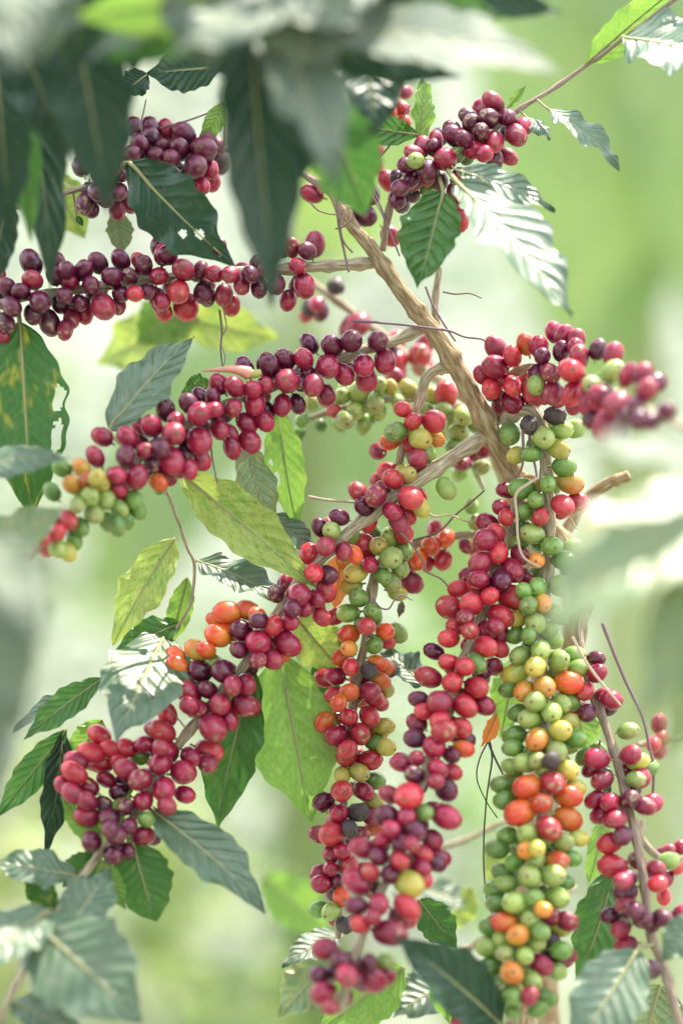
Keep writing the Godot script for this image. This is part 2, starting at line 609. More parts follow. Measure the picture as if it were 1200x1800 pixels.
func main_tree() -> void:
	var foot := Vector3(at(915, 1700, -0.08).x, 0, -0.08)
	var tree := thing("coffee_tree", "coffee tree in focus with slanting brown trunk and branches crowded with ripening cherries", "coffee tree", foot)
	var trunk_pts := path([v(430, -900, -.03), v(470, -300, -.03), v(535, 150, -.03), v(592, 350, -.02), v(655, 440, -.008), v(712, 522, -.006), v(768, 592, -.005), v(822, 682, -.005), v(878, 792, -.01), v(935, 890, -.022), v(1000, 985, -.045), v(1008, 1120, -.07), v(970, 1350, -.08), v(935, 1550, -.08), v(915, 1750, -.08)])
	trunk_pts.append(Vector3(foot.x, 0.6, -0.082))
	trunk_pts.append(foot - Vector3(0, 0.05, 0))
	mesh_node("trunk", stem_mesh(trunk_pts, foot, 0.0023, 0.0103, bark, 20, 260, 0.15, [0.203, 0.272, 0.335, 0.402, 0.468, 0.535]), tree)

	crown(tree, at(20, -330, -.12) - foot, Vector3(.15, .11, .13), 240)
	var a := branch(tree, "shaded branch of near black purple cherries behind the dark leaf with holes", [v(596, 350, -.02), v(520, 300, -.03), v(400, 262, -.03), v(300, 285, -.02), v(220, 310, -.01), v(130, 335, 0), v(40, 360, .01), v(-60, 400, .02)], 2.2, 1.6, young_bark, 7)
	cherries(a, 130, 180, 0.225, "p480,200,72 p600,195,45 p600,270,75 p520,340,85 m720,220,75 p690,350,65 p860,250,85 p820,360,85 p1010,370,120 p1050,300,65 m1120,340,45 p950,500,100 m1060,520,85 m1080,620,70 p760,430,60 p640,420,55 p900,600,80 m1000,650,70 p450,420,80 p500,500,70 p350,700,75 m340,840,65 m430,780,60 p90,790,75 p130,820,55 p240,740,70 p180,700,60 p280,640,65 p380,560,70 p120,700,50 m300,520,70 p200,560,65")
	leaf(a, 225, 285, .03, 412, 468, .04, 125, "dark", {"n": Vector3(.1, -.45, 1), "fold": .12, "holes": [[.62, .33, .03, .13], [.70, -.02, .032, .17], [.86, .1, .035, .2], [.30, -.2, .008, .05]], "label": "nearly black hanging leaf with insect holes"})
	leaf(a, 390, 118, .04, 258, 130, .02, 78, "dark", {"n": Vector3(0, -.1, 1), "wave": .03, "cup": -.1, "loose": true})
	leaf(a, 260, 130, 0, 215, 165, 0, 52, "dark", {"n": Vector3(.2, .1, 1), "loose": true})
	leaf(a, 395, 180, -.02, 352, 255, -.02, 38, "lime", {"n": Vector3(.4, 0, 1)})
	leaf(a, 205, 370, -.03, 215, 450, -.03, 48, "pale", {"n": Vector3(.3, 0, 1)})
	leaf(a, 135, 380, -.01, 147, 398, -.01, 12, "mid", {})
	leaf(a, 80, 300, -.06, 150, 420, -.08, 85, "yellow", {"n": Vector3(.1, 0, 1)})

	var b := branch(tree, "level branch of dark crimson cherries at the upper left", [v(662, 462, -.012), v(600, 466, -.008), v(540, 470, -.004), v(440, 478, .0), v(330, 484, .0), v(250, 495, .004), v(150, 508, .012), v(60, 520, .02), v(-60, 548, .03)], 3.7, 2.3, pale_bark, 9)
	cherries(b, 0, 400, 0.25, "p85,555,75 p45,670,62 p150,450,50 p55,420,55 m10,750,40 m230,370,75 p400,255,50 p385,340,62 p470,300,45 m490,380,64 p455,480,64 p285,520,82 p235,610,48 p350,670,84 m505,640,64 m460,720,55 p560,530,62 p590,300,67 p690,250,74 p850,230,76 p790,350,76 p640,405,70 p915,345,57 p850,465,57 r950,465,60 m835,550,36 m725,555,92 m600,600,36 p1010,265,76 m1150,190,72 p1120,130,54 m1120,340,70 p1040,450,52 m1115,510,72 r1150,590,46")
	cherries(b, 280, 400, 0.25, "p60,195,70 m170,295,90 r135,450,85 r185,555,85 m20,520,66 m390,325,68 p290,300,60 p310,460,75 p345,490,60 m455,475,75 r505,545,66 m500,330,70 m580,410,60 p640,330,60 p700,420,62 m760,300,62 p820,400,62 p700,250,60 m930,140,56 p1040,165,72 m970,270,66 m1020,410,86 m905,510,68")
	leaf(b, 35, 565, .02, 55, 905, .03, 152, "blotch", {"n": Vector3(.15, .1, 1), "fold": .1, "wave": .02, "cup": -.12, "round": .3, "holes": [[.42, -.8, .07, .14], [.62, -.75, .1, .12]], "label": "large hanging leaf with yellow blotches and a tear at its edge"})
	leaf(b, -70, 825, .10, 128, 805, .11, 78, "gloss", {"n": Vector3(0, .75, .8), "cup": -.3, "wave": .02, "loose": true})
	leaf(b, 350, 560, -.14, 170, 640, -.17, 110, "yellow", {"n": Vector3(0, .2, 1)})
	leaf(b, 300, 555, -.14, 492, 595, -.17, 84, "yellow", {"n": Vector3(0, -.1, 1)})
	leaf(b, 330, 540, -.14, 240, 600, -.15, 100, "lime", {"n": Vector3(.2, .1, 1), "loose": true})

	var c := branch(tree, "branch of purple cherries rising to the upper right with glossy leaves at its joint", [v(672, 440, -.015), v(690, 345, .0), v(720, 310, .01), v(790, 285, .012), v(850, 245, .012), v(905, 197, .01), v(965, 160, .008), v(1030, 115, .008), v(1105, 60, .02), v(1260, -60, .04)], 2.1, 1.1, young_bark, 8)
	cherries(c, 660, 150, 0.25, "m825,120,70 p650,220,60 p680,275,67 p800,235,70 p925,230,66 m1040,285,54 m985,350,80 m830,400,77 m685,450,74 p830,510,60 m930,500,52 p555,360,70 p535,320,60 p410,440,67 m490,520,82 m330,430,55 m270,480,46 p370,600,82 p215,560,52 p250,660,64 p170,720,46 p150,800,42 g570,490,46 m720,720,56 m620,670,60 m540,890,50 r590,950,56 m560,760,42 m590,640,50 l280,530,42 p450,360,42 p740,330,60 p620,380,55 m760,480,60 p300,560,50")
	leaf(c, 778, 335, .04, 733, 508, .055, 120, "mid", {"n": Vector3(-.3, .15, 1), "fold": .42, "bend": -.03, "wave": .06})
	leaf(c, 802, 318, .06, 1003, 558, .10, 150, "gloss", {"glare": 0.6, "n": Vector3(.45, .75, .75), "fold": .25, "bend": .03, "wave": .06})
	leaf(c, 800, 297, .045, 975, 372, .06, 66, "gloss", {"n": Vector3(0, .55, 1), "fold": .1})
	leaf(c, 962, 190, .02, 1088, 300, .04, 66, "gloss", {"glare": 0.9, "n": Vector3(.3, .8, .6), "fold": .2, "wave": .09})
	leaf(c, 925, 205, .015, 966, 246, .02, 40, "gloss", {"glare": 0.9, "n": Vector3(.2, .8, .8), "cup": -.4})
	leaf(c, 892, 190, .01, 924, 150, .01, 16, "lime", {})
	leaf(c, 1030, 112, .01, 1200, -30, .03, 70, "lime", {"n": Vector3(0, -.4, 1), "bend": -.06})
	leaf(c, 1095, 66, .04, 1290, 120, .09, 190, "gloss", {"glare": 0.5, "n": Vector3(.1, .6, 1), "fold": .15})
	leaf(c, 738, 255, -.01, 742, 128, -.02, 42, "lime", {"n": Vector3(.4, 0, 1), "wave": .14, "loose": true})

	var m := branch(tree, "short shaded twig of glowing orange red cherries near the top", [v(606, 362, -.03), v(640, 300, -.045), v(680, 220, -.05), v(690, 130, -.05), v(680, 60, -.05)], 1.8, 1.2, young_bark, 4)
	cherries(m, 660, 150, 0.25, "o95,190,62 r180,165,64 o200,260,48 m120,30,60 p90,110,42 r90,675,72 r105,1060,60")
	cherries(m, 520, 100, 0.2111, "p615,1145,86 p570,1320,86 r670,770,72 r450,750,46 r520,740,52 m130,1140,80")
	leaf(m, 735, 238, -.01, 585, 215, .02, 56, "mid", {"n": Vector3(0, -.2, 1), "bend": -.08})

	var d := branch(tree, "long arching branch of wine red cherries across the middle left", [v(748, 574, -.012), v(690, 600, -.006), v(630, 618, .0), v(560, 650, .004), v(480, 680, .014), v(400, 710, .028), v(320, 755, .045), v(230, 815, .065), v(160, 865, .08), v(100, 925, .09), v(50, 985, .10)], 3.6, 1.8, pale_bark, 11)
	cherries(d, 400, 560, 0.25, "p575,175,70 m535,285,70 p735,190,78 m705,335,90 p870,160,85 p1055,160,84 m955,330,76 m1105,300,77 m975,430,80 m815,390,76 p400,290,75 p285,335,80 m420,440,87 p520,455,66 m600,470,76 m690,540,74 m385,610,76 p490,600,66 m265,470,66 m50,480,78 p120,340,60 m170,500,56 m190,590,87 m135,735,66 m260,720,72 m40,630,62 m155,865,80 m30,910,62 m10,810,62 p560,375,40")
	cherries(d, 200, 640, 0.25, "m740,140,56 p530,280,76 p695,230,52 p610,230,42 p365,320,80 m600,350,87 m710,320,56 m265,435,77 m420,490,84 m440,390,56 m740,460,72 m600,540,87 m610,670,77 m410,680,87 m450,730,62 m380,790,56 m530,740,42 m100,520,72 p85,645,80 m220,610,64 p330,590,42 p270,690,56 m165,790,88 m20,780,72 m25,870,62 p500,640,60 p350,560,60")
	cherries(d, 50, 740, 0.2, "m650,140,62 m590,315,82 a470,415,76 a390,560,76 o530,530,70 y640,550,56 y600,500,46 l540,660,72 l430,740,76 l680,690,82 l800,770,82 g930,690,72 g960,780,52 l580,820,87 g700,890,72 g850,870,62 g780,920,52 r350,870,87 r260,980,87 r130,1030,77 m220,900,62 g460,930,62 g410,1040,72 l255,1120,72 y340,1150,62 o1140,540,70 g1160,570,42")
	leaf(d, 193, 757, .05, 342, 592, .065, 108, "gloss", {"glare": 0.35, "n": Vector3(-.4, .5, .9), "fold": .2, "wave": .05, "cup": -.15})
	leaf(d, 375, 680, -.01, 318, 690, -.01, 52, "blotch", {"n": Vector3(0, .2, 1)})
	leaf(d, 430, 780, -.01, 472, 950, -.005, 74, "pale", {"n": Vector3(.35, .1, 1), "wave": .08, "cup": -.2})
	leaf(d, 488, 715, -.02, 526, 938, -.02, 72, "lime", {"n": Vector3(-.25, .1, 1), "holes": [[.55, .55, .05, .16], [.42, .7, .03, .1]], "wave": .03, "label": "thin pale green leaf with a torn hole"})
	leaf(d, -60, 1010, .13, 118, 890, .12, 95, "pale", {"n": Vector3(0, .5, 1), "loose": true})

	var f := branch(tree, "branch of bright crimson cherries reaching forward at the right", [v(858, 700, -.012), v(890, 665, .0), v(930, 645, .01), v(985, 650, .03), v(1040, 668, .065), v(1100, 700, .13), v(1165, 735, .20), v(1240, 770, .27)], 3.0, 1.8, pale_bark, 7)
	cherries(f, 840, 560, 0.3, "m105,175,62 r200,220,63 m100,285,80 r80,410,63 r200,395,64 m200,490,60 o280,150,62 m355,165,62 p375,220,54 m30,330,42 m445,80,57 m500,95,54 m575,120,54 m570,170,52 p485,190,54 m590,225,66 m420,320,62 r545,305,77 p345,320,42 r310,430,66 p280,370,42 l340,390,36 m380,440,57 m440,440,66 r555,440,72 p700,180,54 m790,210,57 l790,310,67 l670,390,62 m880,330,62 m960,320,62 m985,420,67 m700,470,72 m820,500,77 m750,620,82 p660,590,57 p830,650,62 m640,500,52 p940,590,62 p1010,600,52 p1100,540,57 p920,510,42 m560,510,47 p870,570,60 p800,560,60 m620,420,55")

	var g := branch(tree, "pale straight branch slanting down to the lower left with bunches of red cherries and leaves at its end", [v(858, 765, -.01), v(800, 800, .0), v(740, 842, .008), v(690, 875, .01), v(620, 930, .014), v(560, 985, .016), v(510, 1045, .02), v(440, 1155, .025), v(370, 1240, .03), v(310, 1315, .036), v(240, 1430, .05), v(165, 1515, .07), v(100, 1605, .085), v(50, 1690, .10), v(10, 1770, .11), v(-40, 1880, .12)], 4.6, 1.6, pale_bark, 15)
	cherries(g, 540, 820, 0.25, "r600,90,80 m480,205,87 r725,220,87 m595,315,72 m640,390,72 r700,340,62 r360,180,67 r500,100,46 p400,280,52 y790,280,62 l975,155,77 p225,355,56 p90,430,52 l170,450,63 m130,560,72 m255,595,64 r45,745,66 p145,760,63 r130,870,72 m60,930,62 o330,620,52")
	cherries(g, 280, 1040, 0.25, "p820,15,63 m980,20,87 m1095,95,77 m1010,120,52 p930,120,42 r1150,10,62 r1140,180,32 o480,145,84 o620,130,77 o690,170,62 p700,205,60 r800,240,77 m915,215,67 p580,275,77 o500,280,67 o410,310,80 o400,200,37 m695,355,87 m900,365,84 m790,475,74 p560,410,67 m690,480,52 a265,415,73 o330,410,42 o130,520,70 o120,450,56 o190,600,52 p285,560,80 l385,505,57 p450,560,80 p340,690,63 m515,660,77 m610,650,70 m205,710,90 m425,790,80 m595,795,84 m640,800,62 m490,900,70 m375,955,102 m275,820,62 r20,980,87 r340,470,42 m110,650,52 m215,800,42")
	cherries(g, 90, 1240, 0.275, "r310,190,70 r255,305,72 r375,275,60 r480,270,52 l560,310,67 r320,375,66 m160,360,66 r150,430,74 r440,365,56 m480,410,72 m235,520,70 m355,475,62 m95,510,52 m135,560,54 m700,370,82 m730,300,77 m840,425,74 m890,330,62 r1010,290,73 m1000,370,62 m570,475,82 m720,535,82 m855,570,57 p440,560,57 p470,490,47 m590,610,67 p480,650,57 m225,710,72 p375,715,62 p340,650,52 p500,770,62 m600,830,57 p420,830,67 p260,870,67 p395,960,57 p480,930,47 g610,730,37 m600,250,42 m700,270,52 m740,640,32 m230,610,52 p380,790,50")
	leaf(g, 318, 832, .015, 556, 1032, .03, 105, "yellow", {"n": Vector3(-.5, .55, .8), "fold": .35, "bend": .05, "wave": .06, "loose": true, "label": "yellowing leaf with a pale rolled edge"})
	leaf(g, 470, 905, -.01, 560, 985, -.01, 60, "gloss", {"n": Vector3(.2, .7, .8), "loose": true})
	leaf(g, 345, 985, .0, 505, 1065, .01, 84, "gloss", {"glare": 0.9, "n": Vector3(.1, .8, .6), "loose": true})
	leaf(g, 308, 945, .0, 198, 1135, .01, 84, "yellow", {"n": Vector3(-.3, .0, 1), "wave": .08, "loose": true})
	leaf(g, 318, 1095, .0, 198, 1150, .01, 62, "mid", {"n": Vector3(0, .35, 1), "loose": true})
	leaf(g, 330, 1015, -.01, 295, 1140, -.01, 46, "lime", {"n": Vector3(.3, 0, 1), "loose": true})
	leaf(g, 292, 1112, .0, 205, 1305, .085, 150, "gloss", {"glare": 1, "n": Vector3(.1, .8, .6), "fold": .1, "wave": .05, "cup": -.1, "bend": .05, "loose": true, "label": "silvery shining leaf with ridged blade"})
	leaf(g, 180, 1192, .03, 42, 1300, .03, 56, "mid", {"n": Vector3(.2, .5, 1), "loose": true})
	leaf(g, 160, 1205, .02, 20, 1290, .0, 40, "gloss", {"n": Vector3(0, .7, .8), "loose": true})
	leaf(g, 118, 1282, .03, -8, 1440, .03, 58, "mid", {"n": Vector3(.3, .3, 1), "loose": true})
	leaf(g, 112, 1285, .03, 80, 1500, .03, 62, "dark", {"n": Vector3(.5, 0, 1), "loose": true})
	leaf(g, 180, 1265, .01, 125, 1345, .01, 60, "lime", {"n": Vector3(.2, .1, 1), "loose": true})
	leaf(g, 445, 1178, .01, 383, 1462, .005, 112, "mid", {"n": Vector3(-.35, .0, 1), "fold": .2, "wave": .05})
	leaf(g, 492, 1150, -.01, 548, 1446, -.015, 160, "lime", {"n": Vector3(-.1, -.15, 1), "fold": .15, "wave": .02})
	leaf(g, 520, 1085, -.02, 600, 1180, -.03, 90, "yellow", {"n": Vector3(0, 0, 1), "loose": true})
	leaf(g, 552, 1165, -.03, 596, 1260, -.04, 50, "mid", {"loose": true})
	leaf(g, 232, 1478, .06, 275, 1620, .06, 108, "mid", {"n": Vector3(.05, -.35, 1), "round": .42, "wave": .02, "fold": .05, "label": "small rounded deep green leaf"})
	leaf(g, 268, 1424, .055, 468, 1606, .06, 112, "gloss", {"glare": 0.5, "n": Vector3(.5, .62, .85), "fold": .12, "wave": .04, "label": "grey green leaf with pale lesions"})
	leaf(g, 136, 1540, .08, -20, 1520, .09, 76, "gloss", {"glare": 0.5, "n": Vector3(0, .62, 1), "fold": .1})
	leaf(g, 55, 1620, .15, 250, 1800, .17, 185, "gloss", {"glare": .12, "loose": true, "n": Vector3(.1, .45, 1), "fold": .1, "wave": .03})
	leaf(g, 118, 1640, .12, 196, 1530, .11, 96, "gloss", {"glare": 0.6, "n": Vector3(.1, .75, .8), "fold": .15})
	leaf(g, 90, 1600, .14, -60, 1720, .2, 110, "gloss", {"glare": 0.9, "n": Vector3(-.1, .8, .6), "fold": .15})
	leaf(g, 20, 1760, .14, 150, 1830, .18, 90, "gloss", {"glare": 0.9, "n": Vector3(0, .8, .6)})
	leaf(g, 175, 1490, .06, 108, 1400, .05, 46, "lime", {"n": Vector3(.3, .2, 1), "wave": .12})
	leaf(g, 150, 1520, .06, 235, 1385, .05, 50, "yellow", {"n": Vector3(-.3, .2, 1), "wave": .1})
	leaf(g, 170, 1500, .06, 110, 1560, .06, 60, "mid", {"n": Vector3(.3, .2, 1)})
	leaf(g, 175, 1510, .07, 222, 1600, .07, 46, "lime", {"n": Vector3(0, -.2, 1)})
	leaf(g, 100, 1600, .08, 40, 1540, .08, 50, "blotch", {"n": Vector3(.3, .2, 1)})

	var l1 := branch(tree, "short hooked branch with green and red cherries beside the trunk", [v(808, 650, -.008), v(775, 648, -.008), v(750, 662, -.008), v(737, 705, -.008), v(722, 745, -.008), v(706, 790, -.01), v(700, 835, -.014), v(702, 880, -.02)], 3.6, 2.2, pale_bark, 4)
	cherries(l1, 540, 640, 0.28333, "r655,355,60 r780,360,64 g545,420,70 y700,465,70 a785,460,47 o510,480,57 m685,585,64 r590,280,57 r640,500,42 r695,660,37 y620,690,37")

	var l4 := branch(tree, "twig of green and red cherries half hidden behind the trunk", [v(862, 735, -.04), v(815, 722, -.055), v(790, 735, -.06), v(800, 780, -.06), v(830, 820, -.06), v(850, 860, -.06)], 2.2, 1.4, pale_bark, 3)
	cherries(l4, 540, 640, 0.28333, "y625,150,54 y780,195,50 r860,185,72 l740,290,47 l845,290,60 l970,320,67 l935,425,60 g905,510,42 m960,615,57 m1100,540,47 l1080,640,57 g940,590,32 m545,70,50")

	var l5 := branch(tree, "grey twig with orange cherries passing behind the hanging strands", [v(955, 920, -.04), v(880, 935, -.045), v(820, 940, -.045), v(760, 947, -.04), v(715, 962, -.03), v(680, 985, -.02)], 3.0, 2.0, pale_bark, 5)
	cherries(l5, 690, 840, 0.2, "l690,250,72 l730,390,82 m640,600,57 o720,630,52 o465,530,82 o330,600,97 r440,720,87 o220,720,87 r300,750,62 m165,920,87 r110,480,42")

	var h := branch(tree, "hanging strand of red cherries with green ones at its top left of centre", [v(700, 962, -.02), v(672, 985, -.012), v(657, 1015, -.008), v(648, 1090, -.008), v(635, 1160, -.008), v(620, 1240, -.008), v(608, 1340, -.008), v(602, 1450, -.006), v(598, 1560, -.004), v(594, 1650, -.002)], 3.2, 2.0, pale_bark, 10)
	cherries(h, 540, 820, 0.25, "r405,565,84 y340,745,77 m440,690,70 g460,460,66 l580,500,74 y500,560,47 g680,585,62 l590,640,87 l650,710,57 g530,765,67 l585,810,62 a280,670,57 r690,720,52 r680,480,52 y310,840,52")
	cherries(h, 540, 1020, 0.16667, "g540,185,107 l430,345,102 g690,340,102 r280,385,97 r620,485,110 o435,570,112 o820,540,97 g890,560,72 g705,680,82 a440,720,72 o370,810,92 r455,910,102 o740,870,82 k650,955,97 m290,1010,102 r190,1030,72 o440,1185,102 m660,1170,117 o770,1060,82 r760,1290,92 r290,1210,77 o330,1290,77 r435,1440,107 r655,1440,107 o205,1490,117 m305,1635,122 r555,1620,117 y810,1540,102 g720,1710,92 y830,1760,62 m150,1740,92 r420,1790,112 y820,1160,47")
	cherries(h, 530, 1300, 0.24167, "r330,115,90 r495,150,80 m250,10,57 y420,240,74 y295,260,52 g530,300,60 r290,375,87 m450,375,67 p160,450,77 m270,535,77 k405,530,72 y520,450,57 m500,560,52 m130,690,57 r220,685,94 k350,650,52 m420,690,67 o530,640,52 m295,810,67 m220,830,42 r350,920,77 m215,940,64 m140,975,47 p250,1030,57 m140,1050,72 r480,950,62")
	cherries(h, 530, 1540, 0.25, "o280,145,62 g120,235,67 l205,250,64 k300,345,62 r160,0,52 m390,330,42")

	var i := branch(tree, "hanging strand of glossy crimson cherries curving forward to the bottom", [v(925, 868, -.015), v(905, 905, -.006), v(885, 960, .004), v(868, 1010, .01), v(845, 1085, .02), v(815, 1160, .032), v(790, 1240, .045), v(755, 1340, .062), v(720, 1430, .08), v(690, 1520, .095), v(650, 1610, .11), v(620, 1690, .12), v(598, 1780, .13)], 4.0, 2.2, pale_bark, 13)
	cherries(i, 690, 840, 0.2, "m1000,110,72 m950,260,67 r995,345,87 m830,400,82 r905,480,87 m815,540,102 r920,655,102 m770,750,102 m1115,680,87 m1050,810,102 m1150,870,72 m755,890,92 r760,940,97 p950,900,90 r850,1040,90 r580,975,90 r1050,1050,110 r500,1140,107 r690,1110,100 r945,1215,107 m680,870,52 m640,1225,62 m900,1300,82")
	cherries(i, 690, 1080, 0.18333, "r740,160,92 r600,120,82 r535,230,97 m900,150,87 m1020,180,82 p395,355,87 r890,310,112 r1020,330,82 m965,500,92 g800,470,92 r530,460,92 r690,500,107 r340,600,107 r570,650,112 r800,700,107 m870,870,97 p250,815,87 m450,840,112 r690,880,117 r310,930,62 m230,1040,102 r450,1020,97 r490,1120,122 r650,1090,92 p210,1190,97 m395,1270,112 o675,1290,92 p560,1350,77 m230,1380,82 m80,1430,92 m430,1480,102 r570,1510,92 p210,1540,62 p510,1680,102 m410,1600,62 r440,950,52")
	cherries(i, 530, 1300, 0.24167, "r780,410,107 m640,400,77 m1050,560,102 g890,530,60 p620,560,87 m760,560,72 p820,670,77 p720,750,77 m600,720,72 m440,790,82 p560,850,72 r715,880,82 m950,730,72 r870,830,77 p975,900,62 m1010,860,52 p640,980,72 m400,1040,92 r880,1010,67 y780,1050,97 r500,970,62 m650,650,62 m700,640,52 m800,760,60 m560,780,60 p740,960,60 m870,930,60")
	cherries(i, 530, 1540, 0.25, "p380,210,82 m540,200,77 r740,220,87 r740,300,72 m620,400,97 m500,290,62 r410,340,42 m165,510,77 p280,600,77 m320,700,92 p470,610,67 m500,720,92 l590,600,67 m150,820,87 p130,700,57 m200,920,42 m590,700,52 p380,730,52 m400,640,60 p230,680,60")
	leaf(i, 745, 1204, -.02, 668, 1146, -.02, 74, "gloss", {"glare": 0.9, "n": Vector3(-.2, .8, .7), "wave": .1, "loose": true})
	leaf(i, 905, 1155, -.03, 878, 1300, -.03, 72, "lime", {"n": Vector3(.1, 0, 1), "loose": true})

	var j := branch(tree, "hanging strand packed with green, yellow and orange cherries right of centre", [v(885, 742, -.01), v(915, 722, .0), v(945, 735, .005), v(957, 790, .006), v(962, 870, .006), v(965, 950, .006), v(958, 1040, .012), v(945, 1120, .02), v(952, 1210, .03), v(960, 1320, .045), v(952, 1420, .06), v(945, 1520, .07), v(925, 1620, .08), v(905, 1710, .088), v(905, 1800, .095), v(905, 1870, .10)], 4.2, 2.2, pale_bark, 15)
	cherries(j, 860, 720, 0.16667, "k420,165,95 g210,260,118 l570,295,117 k690,60,78 l760,220,107 l900,200,97 y730,420,97 y290,480,92 g440,470,92 g785,600,102 a845,770,122 r770,1010,127 r935,970,92 g610,785,102 g485,955,102 g340,830,112 g385,1070,92 r540,1130,82 l450,1310,122 g655,1435,122 l900,1460,117 g790,1590,117 l300,1410,82 g345,1250,62 a500,1590,100")
	cherries(j, 860, 960, 0.18333, "l675,380,107 g460,395,97 g330,430,62 a505,545,92 g370,565,82 y265,695,92 l440,735,102 g370,855,82 g250,855,72 l490,1000,102 l660,1100,112 l290,1050,87 y440,1155,112 y245,1225,112 l810,1040,92 l850,1170,82 a525,1350,107 a330,1390,102 g180,1380,77 o755,1310,127 l435,1490,112 l590,1590,112 l680,1510,97 g750,1490,52 g280,1600,82 l385,1655,112 y750,1680,92 l560,800,90 l620,640,90 l600,900,80")
	cherries(j, 840, 1260, 0.18333, "y785,135,117 a560,220,127 g345,180,112 g330,300,72 l745,330,107 g940,210,77 l850,270,62 l450,440,102 l560,420,62 l620,485,82 k700,420,57 y850,510,107 o465,670,122 r715,630,117 o860,760,122 y930,680,72 o600,830,112 o395,920,132 o855,980,122 r675,1070,122 g220,650,92 g260,800,97 y340,590,72 l320,480,62 l475,1125,102 g280,1140,97 l810,1205,97 y960,1165,87 g180,1270,97 a460,1280,72 y560,1260,82 l550,1360,102 g350,1400,92 o755,1380,102 g890,1360,72 l490,1530,117 l715,1520,107 g230,1490,62 g830,1590,67 l270,1600,92 g620,1160,60 g400,1270,60")
	cherries(j, 820, 1520, 0.18333, "l465,365,112 g645,320,97 l860,310,112 g285,380,77 g265,240,52 o360,550,117 l605,535,107 m800,500,97 a730,430,62 a490,675,112 y890,590,82 g215,600,82 l660,750,87 k795,710,77 k820,845,87 g900,820,62 m950,860,72 l190,795,97 l345,720,62 l365,840,97 l550,870,87 m710,960,107 l860,1020,82 g225,985,107 a430,1040,117 l615,1110,102 g445,1265,107 g340,1165,62 g750,1280,92 g680,1385,82 g440,1410,62 m960,540,62 m920,900,62 m600,1260,52 g560,1000,70 g700,640,60")
	leaf(j, 880, 1800, .10, 688, 1645, .15, 120, "dark", {"n": Vector3(-.3, .6, .9), "fold": .3, "wave": .05, "bend": .05})
	leaf(j, 735, 1580, .02, 802, 1668, .02, 66, "mid", {"n": Vector3(.2, -.1, 1), "loose": true})
	leaf(j, 770, 1700, .0, 790, 1800, .0, 50, "lime", {"n": Vector3(0, 0, 1), "loose": true})

	var stub := branch(tree, "broken stub of dry branch jutting right from the trunk", [v(995, 930, -.045), v(1030, 880, -.045), v(1065, 852, -.04), v(1105, 836, -.035)], 4.2, 3.4, bark, 2, .3)
	stub.node.name = "branch_stub"
	var spur := branch(tree, "thin dead spur beside the trunk", [v(770, 590, -.01), v(764, 540, -.012), v(768, 500, -.014), v(772, 470, -.014)], 2.8, 1.8, pale_bark, 0, .2)
	spur.node.name = "branch_stub"


